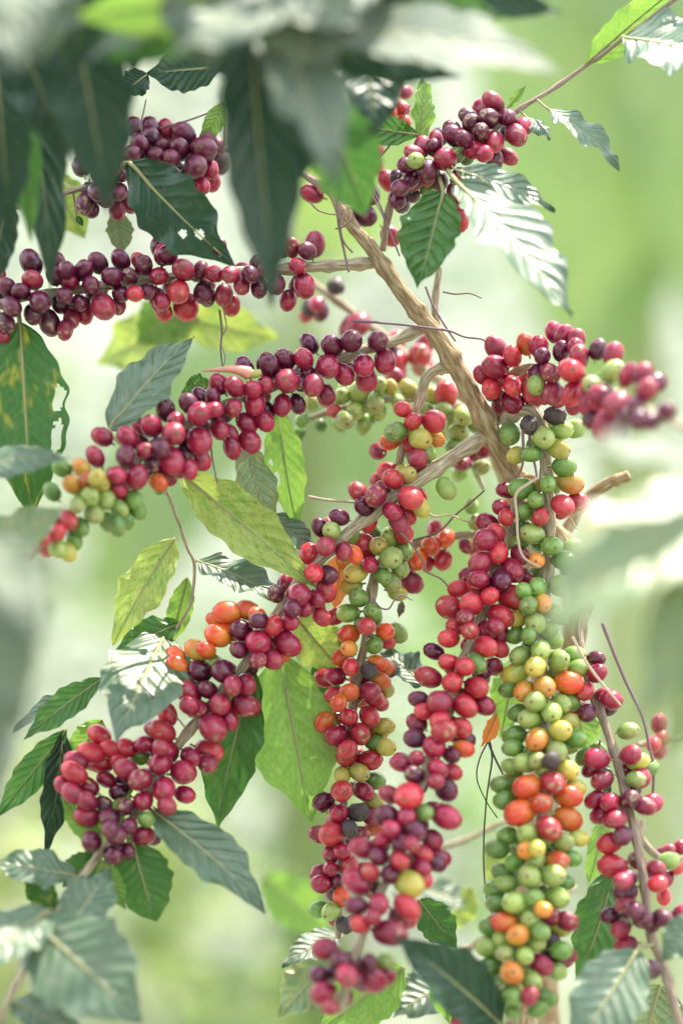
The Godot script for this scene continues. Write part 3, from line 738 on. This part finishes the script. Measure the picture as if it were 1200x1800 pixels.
func other_trees() -> void:
	# the bush at the right
	var t4 := thing("coffee_tree", "coffee bush at the right edge with a bare pale strand of pink and purple cherries", "coffee tree", Vector3(0.42, 0, -0.10))
	mesh_node("trunk", stem_mesh([Vector3(0.42, 0, -.1), Vector3(0.41, 0.6, -.1), Vector3(.39, 1.15, -.09), Vector3(.36, 1.38, -.08), Vector3(.34, 1.60, -.08), Vector3(.33, 1.9, -.08)], Vector3(0.42, 0, -0.1), .012, .003, bark, 12, 60, .3), t4)
	var kk := branch(t4, "pale strand hanging down with sparse pink and purple cherries", [v(1480, 900, -.07), v(1250, 930, -.05), v(1090, 1000, -.02), v(1024, 1090, .0), v(1022, 1150, .01), v(1040, 1215, .02), v(1068, 1290, .03), v(1085, 1345, .04), v(1102, 1410, .05), v(1118, 1480, .06), v(1132, 1560, .068), v(1142, 1640, .075), v(1165, 1700, .08), v(1185, 1770, .085), v(1215, 1880, .09)], 2.6, 2.6, young_bark, 12)
	cherries(kk, 1000, 1130, 0.16667, "p280,170,97 m290,320,112 r155,510,100 m440,600,112 p190,740,92 m40,690,72 l620,930,112 m645,1180,117 y720,1250,92 g830,1330,92 l700,1440,72 m290,1220,122 m240,1330,62 m345,1450,112 g160,1200,92 m270,1650,107 m430,1680,112 p640,1650,87 m790,1720,102 m870,1690,102")
	cherries(kk, 1010, 1400, 0.2222, "m300,180,77 m200,150,62 p375,310,62 r270,370,92 r295,550,102 p430,640,62 m640,570,82 r650,690,62 m380,670,62 p395,750,77 m390,860,77 p280,940,62 m360,1050,77 p540,970,82 p690,960,72 m400,1170,77 p590,1370,82 l740,510,62 p470,900,60 p600,1000,60 m330,180,60")
	leaf(kk, 1078, 1530, .03, 1012, 1722, .035, 112, "mid", {"n": Vector3(.3, -.35, 1), "wave": .03, "fold": .08})
	leaf(kk, 1122, 1668, .10, 1000, 1860, .12, 128, "gloss", {"glare": 0.3, "n": Vector3(.1, .42, 1), "fold": .12, "wave": .03})
	leaf(kk, 1230, 1610, .11, 1160, 1690, .12, 70, "gloss", {"n": Vector3(0, .4, 1)})
	leaf(kk, 1160, 1730, .03, 1120, 1860, .03, 150, "pale", {"n": Vector3(0, .5, 1), "loose": true})
	leaf(kk, 1010, 1230, -.03, 1030, 1330, -.03, 70, "lime", {"n": Vector3(.2, 0, 1), "loose": true})
	leaf(kk, 1062, 1430, -.03, 1030, 1560, -.03, 50, "lime", {"n": Vector3(.4, 0, 1), "loose": true})
	leaf(kk, 1040, 1330, -.02, 1070, 1400, -.02, 40, "dark", {"n": Vector3(.2, .4, 1), "loose": true})
	var nn := branch(t4, "short side twig with pale red cherries at the right edge", [v(1500, 1200, -.09), v(1210, 1290, -.085), v(1160, 1300, -.08), v(1120, 1310, -.075)], 2.0, 2.0, pale_bark, 2)
	cherries(nn, 1000, 1130, 0.16667, "m950,850,97 r980,1010,92 m940,1140,72 r890,1070,52")
	var n2 := branch(t4, "lower side twig with pink cherries behind the pale strand", [v(1500, 1440, -.05), v(1230, 1500, -.05), v(1180, 1520, -.05), v(1130, 1480, -.05), v(1125, 1440, -.05)], 2.4, 2.6, pale_bark, 3)
	cherries(n2, 1010, 1400, 0.2222, "m740,430,66 m840,400,57 m720,650,52 r810,560,47 r700,790,42")

	# the bush behind, its green bunches seen past the trunk
	var t5 := thing("coffee_tree", "coffee bush just behind the trunk with soft green and faded red bunches", "coffee tree", Vector3(0.15, 0, -.16))
	mesh_node("trunk", stem_mesh([Vector3(.15, 0, -.16), Vector3(.15, .7, -.16), Vector3(.137, 1.3, -.15), Vector3(.125, 1.47, -.12), Vector3(.092, 1.565, -.115), Vector3(.074, 1.60, -.11)], Vector3(.15, 0, -.16), .010, .004, bark, 12, 60, .3), t5)
	var l2 := branch(t5, "faded branch with withered cherries slanting to the upper left", [v(870, 740, -.12), v(800, 690, -.11), v(720, 630, -.11), v(640, 565, -.12), v(570, 512, -.13), v(520, 480, -.14)], 3.2, 2.4, pale_bark, 5)
	cherries(l2, 280, 400, 0.25, "r1040,610,47 p1140,600,47 k1050,560,47 k1240,420,45 m1110,540,50")
	cherries(l2, 600, 400, 0.5, "r275,450,42 m295,410,37 m60,340,47 m190,520,40 m30,350,40 r200,470,36")
	var l3 := branch(t5, "branch with a round bunch of unripe green cherries", [v(850, 735, -.11), v(780, 705, -.075), v(715, 700, -.06), v(660, 705, -.055), v(610, 715, -.055), v(545, 735, -.06)], 2.8, 1.8, pale_bark, 4)
	cherries(l3, 540, 640, 0.28333, "l300,290,62 l320,175,67 l215,200,57 l420,250,62 l445,300,57 l235,345,62 l350,375,57 r165,290,44 y510,145,44 l445,130,52 l560,230,30")
	cherries(l3, 400, 560, 0.25, "l590,590,52 g525,720,47 g490,820,32")
	var l6 := branch(t5, "lowest twig behind, crossing near the bottom with a few dark cherries", [v(1000, 1420, -.16), v(900, 1440, -.15), v(820, 1475, -.15), v(760, 1500, -.15), v(700, 1560, -.14)], 2.2, 1.8, pale_bark, 3, .3)
	var l7 := branch(t5, "pale twig near the bottom edge with dark red cherries", [v(1010, 1560, -.13), v(900, 1625, -.11), v(800, 1680, -.10), v(700, 1735, -.09), v(600, 1790, -.09)], 2.8, 2.4, pale_bark, 3)
	cherries(l7, 530, 1540, 0.25, "m1085,1010,55 m1170,1030,45")
	leaf(l7, 600, 1640, -.06, 495, 1700, -.06, 60, "gloss", {"glare": 0.9, "n": Vector3(-.2, .8, .7), "loose": true})
	leaf(l7, 590, 1680, -.07, 490, 1790, -.07, 90, "pale", {"n": Vector3(-.2, .4, 1), "loose": true})
	leaf(l7, 800, 1720, -.08, 690, 1790, -.08, 100, "gloss", {"glare": 0.6, "n": Vector3(0, .7, .7), "loose": true})
	leaf(l7, 710, 1700, -.02, 560, 1810, -.01, 110, "lime", {"n": Vector3(0, .1, 1), "loose": true})
	leaf(l6, 740, 1560, -.15, 820, 1600, -.15, 70, "gloss", {"glare": 0.8, "n": Vector3(0, .8, .7), "loose": true})
	leaf(l6, 830, 1560, -.16, 780, 1640, -.16, 60, "yellow", {"n": Vector3(0, 0, 1), "loose": true})
	leaf(l6, 860, 1480, -.16, 900, 1580, -.16, 60, "yellow", {"loose": true})
	leaf(l6, 460, 1540, -.3, 580, 1640, -.3, 90, "lime", {"loose": true})

	# blurred leaves close to the camera, top left
	var t2 := thing("coffee_tree", "coffee bush nearest the camera at the upper left, its dark blurred leaves hanging in front", "coffee tree", Vector3(-.62, 0, .42))
	mesh_node("trunk", stem_mesh([Vector3(-.62, 0, .42), Vector3(-.6, .8, .42), Vector3(-.52, 1.5, .40), Vector3(-.42, 1.9, .36), Vector3(-.36, 2.3, .34)], Vector3(-.62, 0, .42), .013, .004, bark, 12, 60, .3), t2)
	var f1 := branch(t2, "overhanging branch with dark leaves at the top", [v(-520, -380, .34), v(-150, -190, .30), v(150, -90, .27), v(420, -50, .25), v(680, -60, .24), v(900, -90, .23)], 3.4, 1.6, young_bark, 6)
	leaf(f1, 60, -90, .34, 25, 140, .38, 130, "satin", {"glare": 0.5, "n": Vector3(-.2, .8, .6), "fold": .2})
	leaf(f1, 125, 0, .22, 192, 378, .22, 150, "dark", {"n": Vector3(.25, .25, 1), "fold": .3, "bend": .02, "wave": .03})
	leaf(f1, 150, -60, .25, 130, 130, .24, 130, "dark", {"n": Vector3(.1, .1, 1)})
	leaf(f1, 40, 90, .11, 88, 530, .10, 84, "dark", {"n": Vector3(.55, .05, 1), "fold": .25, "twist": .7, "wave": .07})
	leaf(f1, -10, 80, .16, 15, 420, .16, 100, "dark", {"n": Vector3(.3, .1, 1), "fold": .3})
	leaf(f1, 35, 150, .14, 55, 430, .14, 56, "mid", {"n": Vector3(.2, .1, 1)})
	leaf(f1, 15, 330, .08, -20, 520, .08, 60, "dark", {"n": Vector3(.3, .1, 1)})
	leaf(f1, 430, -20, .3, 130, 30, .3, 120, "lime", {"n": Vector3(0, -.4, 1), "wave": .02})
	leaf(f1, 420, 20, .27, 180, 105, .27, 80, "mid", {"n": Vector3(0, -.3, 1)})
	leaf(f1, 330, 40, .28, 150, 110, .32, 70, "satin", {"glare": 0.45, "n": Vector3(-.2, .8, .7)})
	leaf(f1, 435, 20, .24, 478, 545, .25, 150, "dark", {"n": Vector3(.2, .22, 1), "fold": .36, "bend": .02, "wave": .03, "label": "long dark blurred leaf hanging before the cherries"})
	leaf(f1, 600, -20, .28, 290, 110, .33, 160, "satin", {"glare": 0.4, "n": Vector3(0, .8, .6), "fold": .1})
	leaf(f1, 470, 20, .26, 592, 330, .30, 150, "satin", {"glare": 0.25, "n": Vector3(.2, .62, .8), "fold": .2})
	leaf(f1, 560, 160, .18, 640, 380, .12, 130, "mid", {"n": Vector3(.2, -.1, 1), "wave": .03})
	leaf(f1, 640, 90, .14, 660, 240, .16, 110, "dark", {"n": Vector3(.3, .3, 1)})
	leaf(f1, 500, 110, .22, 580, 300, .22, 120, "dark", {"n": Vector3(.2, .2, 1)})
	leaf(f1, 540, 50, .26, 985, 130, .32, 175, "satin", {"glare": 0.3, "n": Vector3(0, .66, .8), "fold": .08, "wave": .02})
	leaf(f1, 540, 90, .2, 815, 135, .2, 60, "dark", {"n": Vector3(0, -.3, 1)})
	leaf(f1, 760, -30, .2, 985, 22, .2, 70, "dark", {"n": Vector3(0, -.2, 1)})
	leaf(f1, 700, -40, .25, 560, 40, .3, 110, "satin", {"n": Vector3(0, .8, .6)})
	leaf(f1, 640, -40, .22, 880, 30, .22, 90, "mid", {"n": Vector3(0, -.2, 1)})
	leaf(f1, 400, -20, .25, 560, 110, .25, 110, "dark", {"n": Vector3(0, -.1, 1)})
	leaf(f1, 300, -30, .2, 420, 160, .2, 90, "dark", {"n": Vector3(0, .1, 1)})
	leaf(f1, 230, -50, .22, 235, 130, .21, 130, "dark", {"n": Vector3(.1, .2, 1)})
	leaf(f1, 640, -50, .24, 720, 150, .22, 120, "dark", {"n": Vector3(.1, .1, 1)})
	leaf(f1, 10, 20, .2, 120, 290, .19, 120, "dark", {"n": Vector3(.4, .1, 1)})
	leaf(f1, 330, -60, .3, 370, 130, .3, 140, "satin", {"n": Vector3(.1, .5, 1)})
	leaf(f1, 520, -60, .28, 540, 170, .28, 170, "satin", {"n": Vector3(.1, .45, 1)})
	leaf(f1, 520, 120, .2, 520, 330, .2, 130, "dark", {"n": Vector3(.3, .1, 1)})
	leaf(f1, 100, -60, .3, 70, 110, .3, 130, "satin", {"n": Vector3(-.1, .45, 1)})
	leaf(f1, 440, -80, .3, 640, 60, .3, 150, "satin", {"n": Vector3(0, .5, 1)})
	crown(t2, Vector3(-.28, 1.98, .72) - t2.position, Vector3(.30, .13, .17), 320)
	crown(t2, Vector3(-.56, 1.6, .6) - t2.position, Vector3(.16, .32, .2), 240)
	var f2 := branch(t2, "low blurred twig entering at the left edge", [v(-560, 900, .46), v(-250, 950, .46), v(-90, 1010, .46), v(-30, 1090, .46)], 3.0, 1.4, young_bark, 3)
	leaf(f2, -60, 960, .46, 40, 1290, .46, 150, "satin", {"n": Vector3(.2, .25, 1), "fold": .2})
	leaf(f2, -40, 930, .46, 80, 1130, .5, 110, "satin", {"n": Vector3(.1, .75, .7)})
	leaf(f2, -60, 1080, .44, -10, 1420, .44, 120, "satin", {"n": Vector3(.3, .2, 1)})

	# the white shining leaves close to the camera, right
	var t3 := thing("coffee_tree", "coffee bush nearest the camera at the right, seen only as white blurred shining leaves", "coffee tree", Vector3(.55, 0, .62))
	mesh_node("trunk", stem_mesh([Vector3(.55, 0, .62), Vector3(.52, .7, .6), Vector3(.45, 1.3, .58), Vector3(.40, 1.6, .56), Vector3(.38, 2.1, .56)], Vector3(.55, 0, .62), .013, .004, bark, 12, 60, .3), t3)
	var w1 := branch(t3, "blurred twig with white shining leaves at the right edge", [v(1700, 800, .57), v(1480, 820, .54), v(1380, 850, .42), v(1290, 880, .37)], 3.0, 1.5, young_bark, 3)
	leaf(w1, 1300, 850, .36, 950, 1128, .44, 235, "pale", {"glare": .5, "n": Vector3(-.1, .85, .55), "fold": .05, "wave": .03, "label": "broad white glaring leaf out of focus"})
	leaf(w1, 1290, 930, .36, 1125, 1270, .40, 150, "pale", {"glare": .4, "n": Vector3(.1, .75, .7), "wave": .03})
	leaf(w1, 1290, 830, .38, 985, 800, .42, 110, "satin", {"n": Vector3(0, .85, .5)})
	leaf(w1, 1330, 900, .36, 1070, 985, .38, 190, "pale", {"n": Vector3(0, .6, 1), "wave": .03})
	leaf(w1, 1320, 1060, .38, 1165, 1330, .38, 130, "pale", {"n": Vector3(.2, .7, 1), "wave": .03})


func vine(called: String, label: String, spots: Array, r: float, m: Material) -> void:
	var pts := path(spots)
	var o := mesh_node(called, stem_mesh(pts, pts[0], r * .001, r * .0007, m, 7, spots.size() * 9, .15), self, pts[0])
	tag(o, label, "vine", "dry vine tendrils caught in the coffee trees")


func loose_things() -> void:
	var violet := mat(lin(.17, .10, .13), .65)
	var tan := mat(lin(.42, .33, .24), .7)
	var black := mat(lin(.05, .045, .04), .7)
	vine("dry_tendril", "violet dry tendril crossing the trunk level with the purple cherries", [v(620, 564, .008), v(700, 570, .008), v(755, 577, .01), v(790, 582, .012), v(815, 592, .006), v(845, 596, .004), v(856, 603, .004)], .85, violet)
	vine("dry_tendril", "short tendril lying up the trunk above the crossing one", [v(748, 504, .004), v(762, 540, .01), v(785, 578, .011), v(800, 600, .009)], .8, violet)
	vine("dry_tendril", "thin curved tendril sticking out right of the trunk at leaf tips", [v(778, 513, .005), v(800, 517, .008), v(825, 516, .008), v(846, 524, .008)], .6, dry)
	vine("dry_tendril", "pair of twisted strings hanging below the level crimson branch", [v(386, 545, .006), v(390, 580, .006), v(388, 615, .006), v(392, 648, .006)], .75, dry)
	vine("dry_tendril", "finer wavy string twisted round the hanging one", [v(394, 550, .008), v(398, 575, .008), v(388, 600, .009), v(396, 628, .007), v(390, 652, .008)], .4, violet)
	vine("dry_tendril", "long thin tendril falling right of the two purple cherries on the trunk", [v(612, 245, -.01), v(640, 305, -.008), v(665, 355, -.006), v(690, 420, .0), v(702, 450, .004)], .7, violet)
	vine("dry_tendril", "second thin tendril falling just left of it", [v(616, 250, -.004), v(632, 285, -.004), v(648, 330, -.002), v(680, 395, .004), v(693, 432, .008)], .6, violet)
	vine("dry_tendril", "straight tendril rising right from the trunk top to the orange cherries", [v(620, 325, -.01), v(650, 295, -.008), v(685, 255, -.006), v(700, 225, -.006), v(720, 185, -.006)], .75, violet)
	vine("dry_tendril", "bundle of dark stems dangling from the trunk top", [v(592, 350, .002), v(594, 385, .004), v(600, 420, .004), v(613, 478, .012)], 1.0, dry)
	vine("dry_tendril", "short broken stem hooked across the dangling bundle", [v(604, 368, .004), v(598, 400, .008), v(604, 425, .008), v(620, 444, .008)], .9, dry)
	vine("dry_tendril", "small looped stem at the trunk top", [v(590, 402, .006), v(604, 398, .01), v(615, 386, .01), v(617, 372, .006)], .6, dry)
	vine("dry_tendril", "dark tendril under the lone shaded cherry at the trunk top", [v(546, 357, -.01), v(560, 370, -.01), v(578, 376, -.008), v(592, 377, -.004)], .6, dry)
	vine("dry_tendril", "brown stalk arching over the near black cherries", [v(255, 235, -.02), v(290, 223, -.02), v(330, 212, -.02), v(380, 194, -.02)], .8, dry)
	vine("dry_tendril", "thin upright stalk standing in the near black cherries", [v(250, 238, -.01), v(249, 215, -.01), v(253, 195, -.01), v(257, 175, -.01)], .6, dry)
	vine("dry_twig", "pale straight twig pointing left of the flower shaped red bunch", [v(542, 873, .0), v(575, 879, .002), v(610, 882, .004), v(650, 884, .004)], 1.0, tan)
	vine("dry_tendril", "dark tendril curving from the green bunch to the crimson strand", [v(703, 935, .02), v(725, 960, .02), v(745, 990, .02), v(750, 1005, .02), v(775, 1018, .02), v(790, 1035, .02)], .8, dry)
	vine("dry_twig", "thin bare twig crossing from the hooked branch to the dark forked twig", [v(742, 896, .002), v(765, 908, .002), v(790, 905, .004), v(815, 915, .0), v(830, 918, -.004)], .7, tan)
	vine("dry_twig", "dark forked twig slanting up between the two hanging strands", [v(725, 950, -.03), v(770, 935, -.02), v(800, 905, -.015), v(825, 885, -.01), v(851, 862, -.005)], .8, dry)
	vine("dry_tendril", "violet curl of tendril right of the green cherries", [v(655, 1052, .01), v(668, 1068, .012), v(683, 1070, .012), v(693, 1055, .012), v(705, 1046, .01), v(724, 1055, .01)], .6, violet)
	vine("dry_tendril", "tan vine winding down the front of the green strand", [v(945, 840, .022), v(925, 852, .026), v(906, 870, .028), v(908, 910, .028), v(910, 950, .03), v(920, 980, .03), v(948, 997, .03)], 1.0, tan)
	vine("dry_tendril", "brown stem running down through the topmost green cherries", [v(918, 755, .022), v(919, 790, .02), v(917, 820, .018), v(905, 840, .016)], 1.0, dry)
	vine("dry_tendril", "second brown stem through the topmost green cherries", [v(930, 760, .02), v(932, 790, .018), v(940, 820, .018), v(943, 842, .02)], 1.0, dry)
	vine("dry_tendril", "fine pale tendril curling right of the red cherries by the stub", [v(1002, 910, .0), v(1012, 928, .0), v(1025, 932, .0), v(1041, 932, .0), v(1043, 942, .0), v(1034, 952, .0)], .5, tan)
	vine("dry_twig", "long grey violet twig hanging free at the right", [v(1058, 1095, .03), v(1075, 1140, .03), v(1100, 1200, .03), v(1128, 1260, .034), v(1140, 1310, .036), v(1148, 1350, .036), v(1146, 1400, .036)], 1.15, violet)
	vine("dry_twig", "blurred grey twig leaning in front of the pink cherries at the right", [v(1005, 1120, .05), v(1030, 1165, .05), v(1060, 1205, .05), v(1090, 1240, .045)], 1.0, tan)
	vine("dry_tendril", "long black thread hanging left of the green strand below the orange petal", [v(860, 1302, .02), v(864, 1335, .02), v(855, 1400, .02), v(850, 1470, .02), v(850, 1530, .02), v(855, 1580, .022), v(864, 1606, .025)], .6, black)
	vine("dry_tendril", "black thread crossing the long one in a loop", [v(858, 1302, .015), v(842, 1335, .012), v(838, 1370, .01), v(855, 1410, .01), v(874, 1438, .008)], .5, black)
	vine("dry_tendril", "short thick black thread leaning into the green strand", [v(858, 1304, .018), v(868, 1330, .018), v(884, 1362, .02)], .8, black)
	vine("dry_tendril", "thin stem hanging below the wine red cherries", [v(371, 785, .03), v(374, 810, .03), v(382, 850, .03)], .6, violet)
	vine("dry_twig", "knotty pale twig hanging with leaves left of the yellowing leaf", [v(285, 845, .02), v(305, 895, .015), v(318, 930, .012), v(330, 965, .01), v(342, 995, .01), v(335, 1060, .008), v(310, 1105, .01)], 1.3, pale_bark)
	vine("dry_tendril", "thin purple stem lying on the silvery leaf", [v(240, 1195, .075), v(275, 1230, .06), v(305, 1255, .05), v(325, 1278, .045)], .7, violet)

	# pink pointed bud lying on the wine red cherries
	var bud := thing("flower_bud", "pink pointed bud lying on top of the wine red cherries", "bud", at(438, 656, .03))
	var org := at(438, 656, .03)
	mesh_node("petal", stem_mesh([at(436, 656, .034), at(425, 652, .036), at(405, 649, .036), at(382, 650, .034), at(356, 652, .032)], org, .0042, .0004, mat(lin(.60, .26, .20), .55), 12, 20), bud)
	mesh_node("sepal", stem_mesh([at(458, 655, .032), at(448, 657, .033), at(436, 657, .034)], org, .0022, .0032, mat(lin(.36, .32, .09), .55), 12, 12), bud)

	# fallen petal and dry leaf
	var orange := mat(lin(.90, .17, .012), .6)
	orange.backlight_enabled = true
	orange.backlight = Color(.6, .5, .3)
	var pet := mesh_node("fallen_petal", leaf_mesh({"n": Vector3(.5, .1, 1), "fold": .3, "wave": .05, "material": orange, "bend": .08}, Vector3.ZERO, at(845, 1312, .02) - at(872, 1254, .02), 30 * K, null), self, at(872, 1254, .02))
	tag(pet, "bright orange fallen petal caught above the black threads", "petal")
	var pet2 := mesh_node("withered_leaf", leaf_mesh({"n": Vector3(.2, .1, 1), "fold": .3, "wave": .1, "material": orange, "bend": .08}, Vector3.ZERO, at(588, 1070, -.012) - at(598, 972, -.012), 60 * K, null), self, at(598, 972, -.012))
	tag(pet2, "orange withered leaf behind the pale slanting branch", "leaf")
	var brown := mat(lin(.16, .13, .11), .8)
	var pod := mesh_node("withered_scrap", leaf_mesh({"n": Vector3(.2, .1, 1), "fold": .5, "material": brown}, Vector3.ZERO, at(700, 1086, -.03) - at(706, 1056, -.03), 16 * K, null), self, at(706, 1056, -.03))
	tag(pod, "small brown withered scrap hanging under the violet curl", "dry leaf")


# ---------------------------------------------------------------- the place round about

func setting() -> void:
	var st := SurfaceTool.new()
	st.begin(Mesh.PRIMITIVE_TRIANGLES)
	st.set_smooth_group(0)
	var h := func(x: float, z: float) -> float:
		var far := maxf(0.0, -z - 5.0)
		return 16.0 * (1.0 - exp(-far * far / 500.0)) * (1.0 + 0.15 * sin(x * 0.12)) + (0.35 * noise.get_noise_2d(x * 0.25, z * 0.25) if far > 0 else 0.02 * noise.get_noise_2d(x, z))
	var xs: Array = []
	for i in 61:
		xs.append(signf(i - 30) * pow(absf(i - 30) / 30.0, 2.2) * 120.0)
	var zs: Array = []
	for i in 61:
		zs.append(2.0 + signf(i - 20) * pow(absf(i - 20) / 40.0, 2.0) * -130.0)
	var paint := func(x: float, z: float) -> Color:
		var n := noise.get_noise_2d(x * 0.5 + 4, z * 0.3) * 0.7 + 0.5
		return Color(0.13, 0.16, 0.105).lerp(Color(0.215, 0.22, 0.19), clampf(n, 0, 1))
	for i in 60:
		for k in 60:
			for j in [[i, k], [i + 1, k + 1], [i + 1, k], [i, k], [i, k + 1], [i + 1, k + 1]]:
				var x: float = xs[j[0]]
				var z: float = zs[j[1]]
				st.set_color(paint.call(x, z))
				st.add_vertex(Vector3(x, h.call(x, z), z))
	st.index()
	st.generate_normals()
	var m := mat(Color.WHITE, 0.95)
	m.vertex_color_use_as_albedo = true
	st.set_material(m)
	var ground := mesh_node("ground", st.commit(), self)
	tag(ground, "grassy ground rising to a pale hillside behind the coffee trees", "ground", "", "structure")


func crown_leaf() -> ArrayMesh:
	return leaf_mesh({"rows": 8, "cols": 4, "n": Vector3(0, 1, 0.2), "bend": .1, "ph": 1.0, "material": leaf_m["lime"]}, Vector3.ZERO, Vector3(0, -.03, .15), .06, Vector3(0, 0, -.015))


func bush(label: String, x: float, z: float, y: float, w: float, high: float, count: int, kind: String, shape: ArrayMesh, called := "coffee_shrub") -> void:
	var o := thing(called, label, "shrub", Vector3(x, y, z), "shrubs growing behind the coffee trees")
	mesh_node("trunk", stem_mesh([Vector3.ZERO, Vector3(.03, high * .4, 0), Vector3(-.02, high * .8, .02), Vector3(0, high, 0)], Vector3.ZERO, .02, .004, bark, 8, 20, .2), o)
	var mm := MultiMesh.new()
	mm.transform_format = MultiMesh.TRANSFORM_3D
	mm.mesh = shape
	mm.instance_count = count
	for i in count:
		var t := pow(rng.randf(), 0.8)
		var a := rng.randf() * TAU
		var rr := w * 0.5 * (0.35 + 0.65 * sqrt(rng.randf())) * (0.55 + 0.45 * sin(PI * clampf(t * 0.85 + .1, 0, 1)))
		rr *= 1.0 + 0.35 * noise.get_noise_2d(a * 1.3 + x, t * 4.0 + z)
		var p := Vector3(cos(a) * rr, high * (0.12 + 0.9 * t), sin(a) * rr)
		var bs := Basis(Vector3.UP, -a + PI / 2 + rng.randf_range(-.6, .6)).rotated(Vector3(rng.randf_range(-1, 1), 0, rng.randf_range(-1, 1)).normalized(), rng.randf_range(-.7, .7))
		mm.set_instance_transform(i, Transform3D(bs.scaled(Vector3.ONE * rng.randf_range(.7, 1.25)), p))
	var c := MultiMeshInstance3D.new()
	c.name = "crown"
	c.multimesh = mm
	c.material_override = leaf_m[kind]
	c.set_meta("kind", "stuff")
	o.add_child(c, true)


func crown(tree: Node3D, middle: Vector3, reach: Vector3, count: int) -> void:
	# the leaves at the top of the tree, over the upper left branches
	var mm := MultiMesh.new()
	mm.transform_format = MultiMesh.TRANSFORM_3D
	mm.mesh = crown_leaf()
	mm.instance_count = count
	for k in count:
		var p := Vector3(rng.randfn(0, .5), rng.randfn(0, .5), rng.randfn(0, .5)).clampf(-1.0, 1.0) * reach
		var bs := Basis(Vector3.UP, rng.randf() * TAU).rotated(Vector3(rng.randf_range(-1, 1), 0, rng.randf_range(-1, 1)).normalized(), rng.randf_range(-.6, .6))
		mm.set_instance_transform(k, Transform3D(bs.scaled(Vector3.ONE * rng.randf_range(.6, .9)), middle + p))
	var c := MultiMeshInstance3D.new()
	c.name = "crown"
	c.multimesh = mm
	c.material_override = leaf_m["mid"]
	c.set_meta("kind", "stuff")
	tree.add_child(c, true)


func banana(label: String, x: float, z: float, leaves: Array) -> void:
	var o := thing("banana_plant", label, "banana plant", Vector3(x, 0, z), "banana plants behind the coffee trees")
	mesh_node("stem", stem_mesh([Vector3(0, -.05, 0), Vector3(.02, 1, 0), Vector3(0, 2.2, 0)], Vector3.ZERO, .11, .06, mat(lin(.22, .26, .10), .6), 14, 24, .08), o)
	for l in leaves:
		# base and tip in the plant's own axes, width, facing
		var m := mesh_node("leaf", leaf_mesh({"n": l[3], "bend": l[4], "fold": .12, "wave": .015, "rows": 40, "cols": 14, "material": leaf_m["banana"], "round": .3}, l[0], l[1], l[2], null), o)
		m.set_meta("label", "long drooping banana leaf")


func background() -> void:
	var bm := mat(Color.WHITE, 0.4)
	bm.albedo_texture = leaf_image(Color(.19, .29, .11), Color(.32, .39, .23), Color(.25, .33, .14), 0.4, 77)
	bm.backlight_enabled = true
	bm.backlight = Color(1, 1, .75)
	leaf_m["banana"] = bm
	var shape := crown_leaf()
	banana("tall banana plant whose bright lime leaf hangs behind the right of the trunk", .55, -3.2, [
		[Vector3(-.12, 3.0, .1), Vector3(-.08, 1.62, .2), .44, Vector3(.1, 0, 1), .06],
		[Vector3(.05, 2.9, .15), Vector3(.22, 1.6, .3), .36, Vector3(-.2, .3, 1), .08],
		[Vector3(.1, 2.5, 0), Vector3(.75, 1.8, .1), .36, Vector3(.1, .8, .6), .15],
		[Vector3(-.1, 2.5, 0), Vector3(-.9, 2.9, -.3), .36, Vector3(0, .5, 1), .15],
		[Vector3(0, 2.4, 0), Vector3(.3, 3.2, -.5), .36, Vector3(0, -.3, 1), .1]])
	banana("farther banana plant left of the bright one, half hidden by the trunk", -.1, -4.6, [
		[Vector3(.1, 1.9, .1), Vector3(.5, 1.1, .2), .36, Vector3(.1, .1, 1), .06],
		[Vector3(-.1, 2.0, .1), Vector3(-.5, 1.2, .3), .36, Vector3(-.2, .2, 1), .06],
		[Vector3(0, 2.1, 0), Vector3(.3, 2.6, .1), .36, Vector3(0, .4, 1), .1]])
	bush("dull green coffee shrub far behind at the left edge", -1.15, -4.0, 0, 1.3, 1.9, 420, "pale", shape)
	bush("lime coffee shrub behind the lower middle", .0, -4.4, 0, 1.1, 1.25, 380, "lime", shape)
	bush("bright coffee shrub behind at the right edge", 1.35, -4.2, 0, 1.2, 1.7, 420, "lime", shape)
	bush("low yellowish shrub behind the lower left leaves", -.7, -3.6, 0, .9, .95, 300, "yellow", shape)
	bush("tall pale shrub behind the dark hanging leaves", -.55, -5.6, 0, 1.5, 2.9, 520, "gloss", shape)
	bush("green shrub on the slope behind the trunk", .75, -7.4, .1, 2.0, 2.6, 520, "mid", shape)
	bush("far shrub on the slope behind the upper left", -2.2, -9.0, .4, 2.4, 3.0, 520, "lime", shape)
	bush("dense coffee shrub of the next row, left behind the camera", -2.0, 4.2, 0, 2.4, 4.0, 1300, "mid", shape)
	bush("dense coffee shrub of the next row, straight behind the camera", .1, 4.6, 0, 2.4, 4.2, 1300, "mid", shape)
	bush("dense coffee shrub of the next row, right behind the camera", 2.2, 4.3, 0, 2.4, 4.0, 1300, "mid", shape)
	bush("far shrub on the slope behind the right edge", 2.9, -9.5, .5, 2.4, 3.2, 520, "mid", shape)
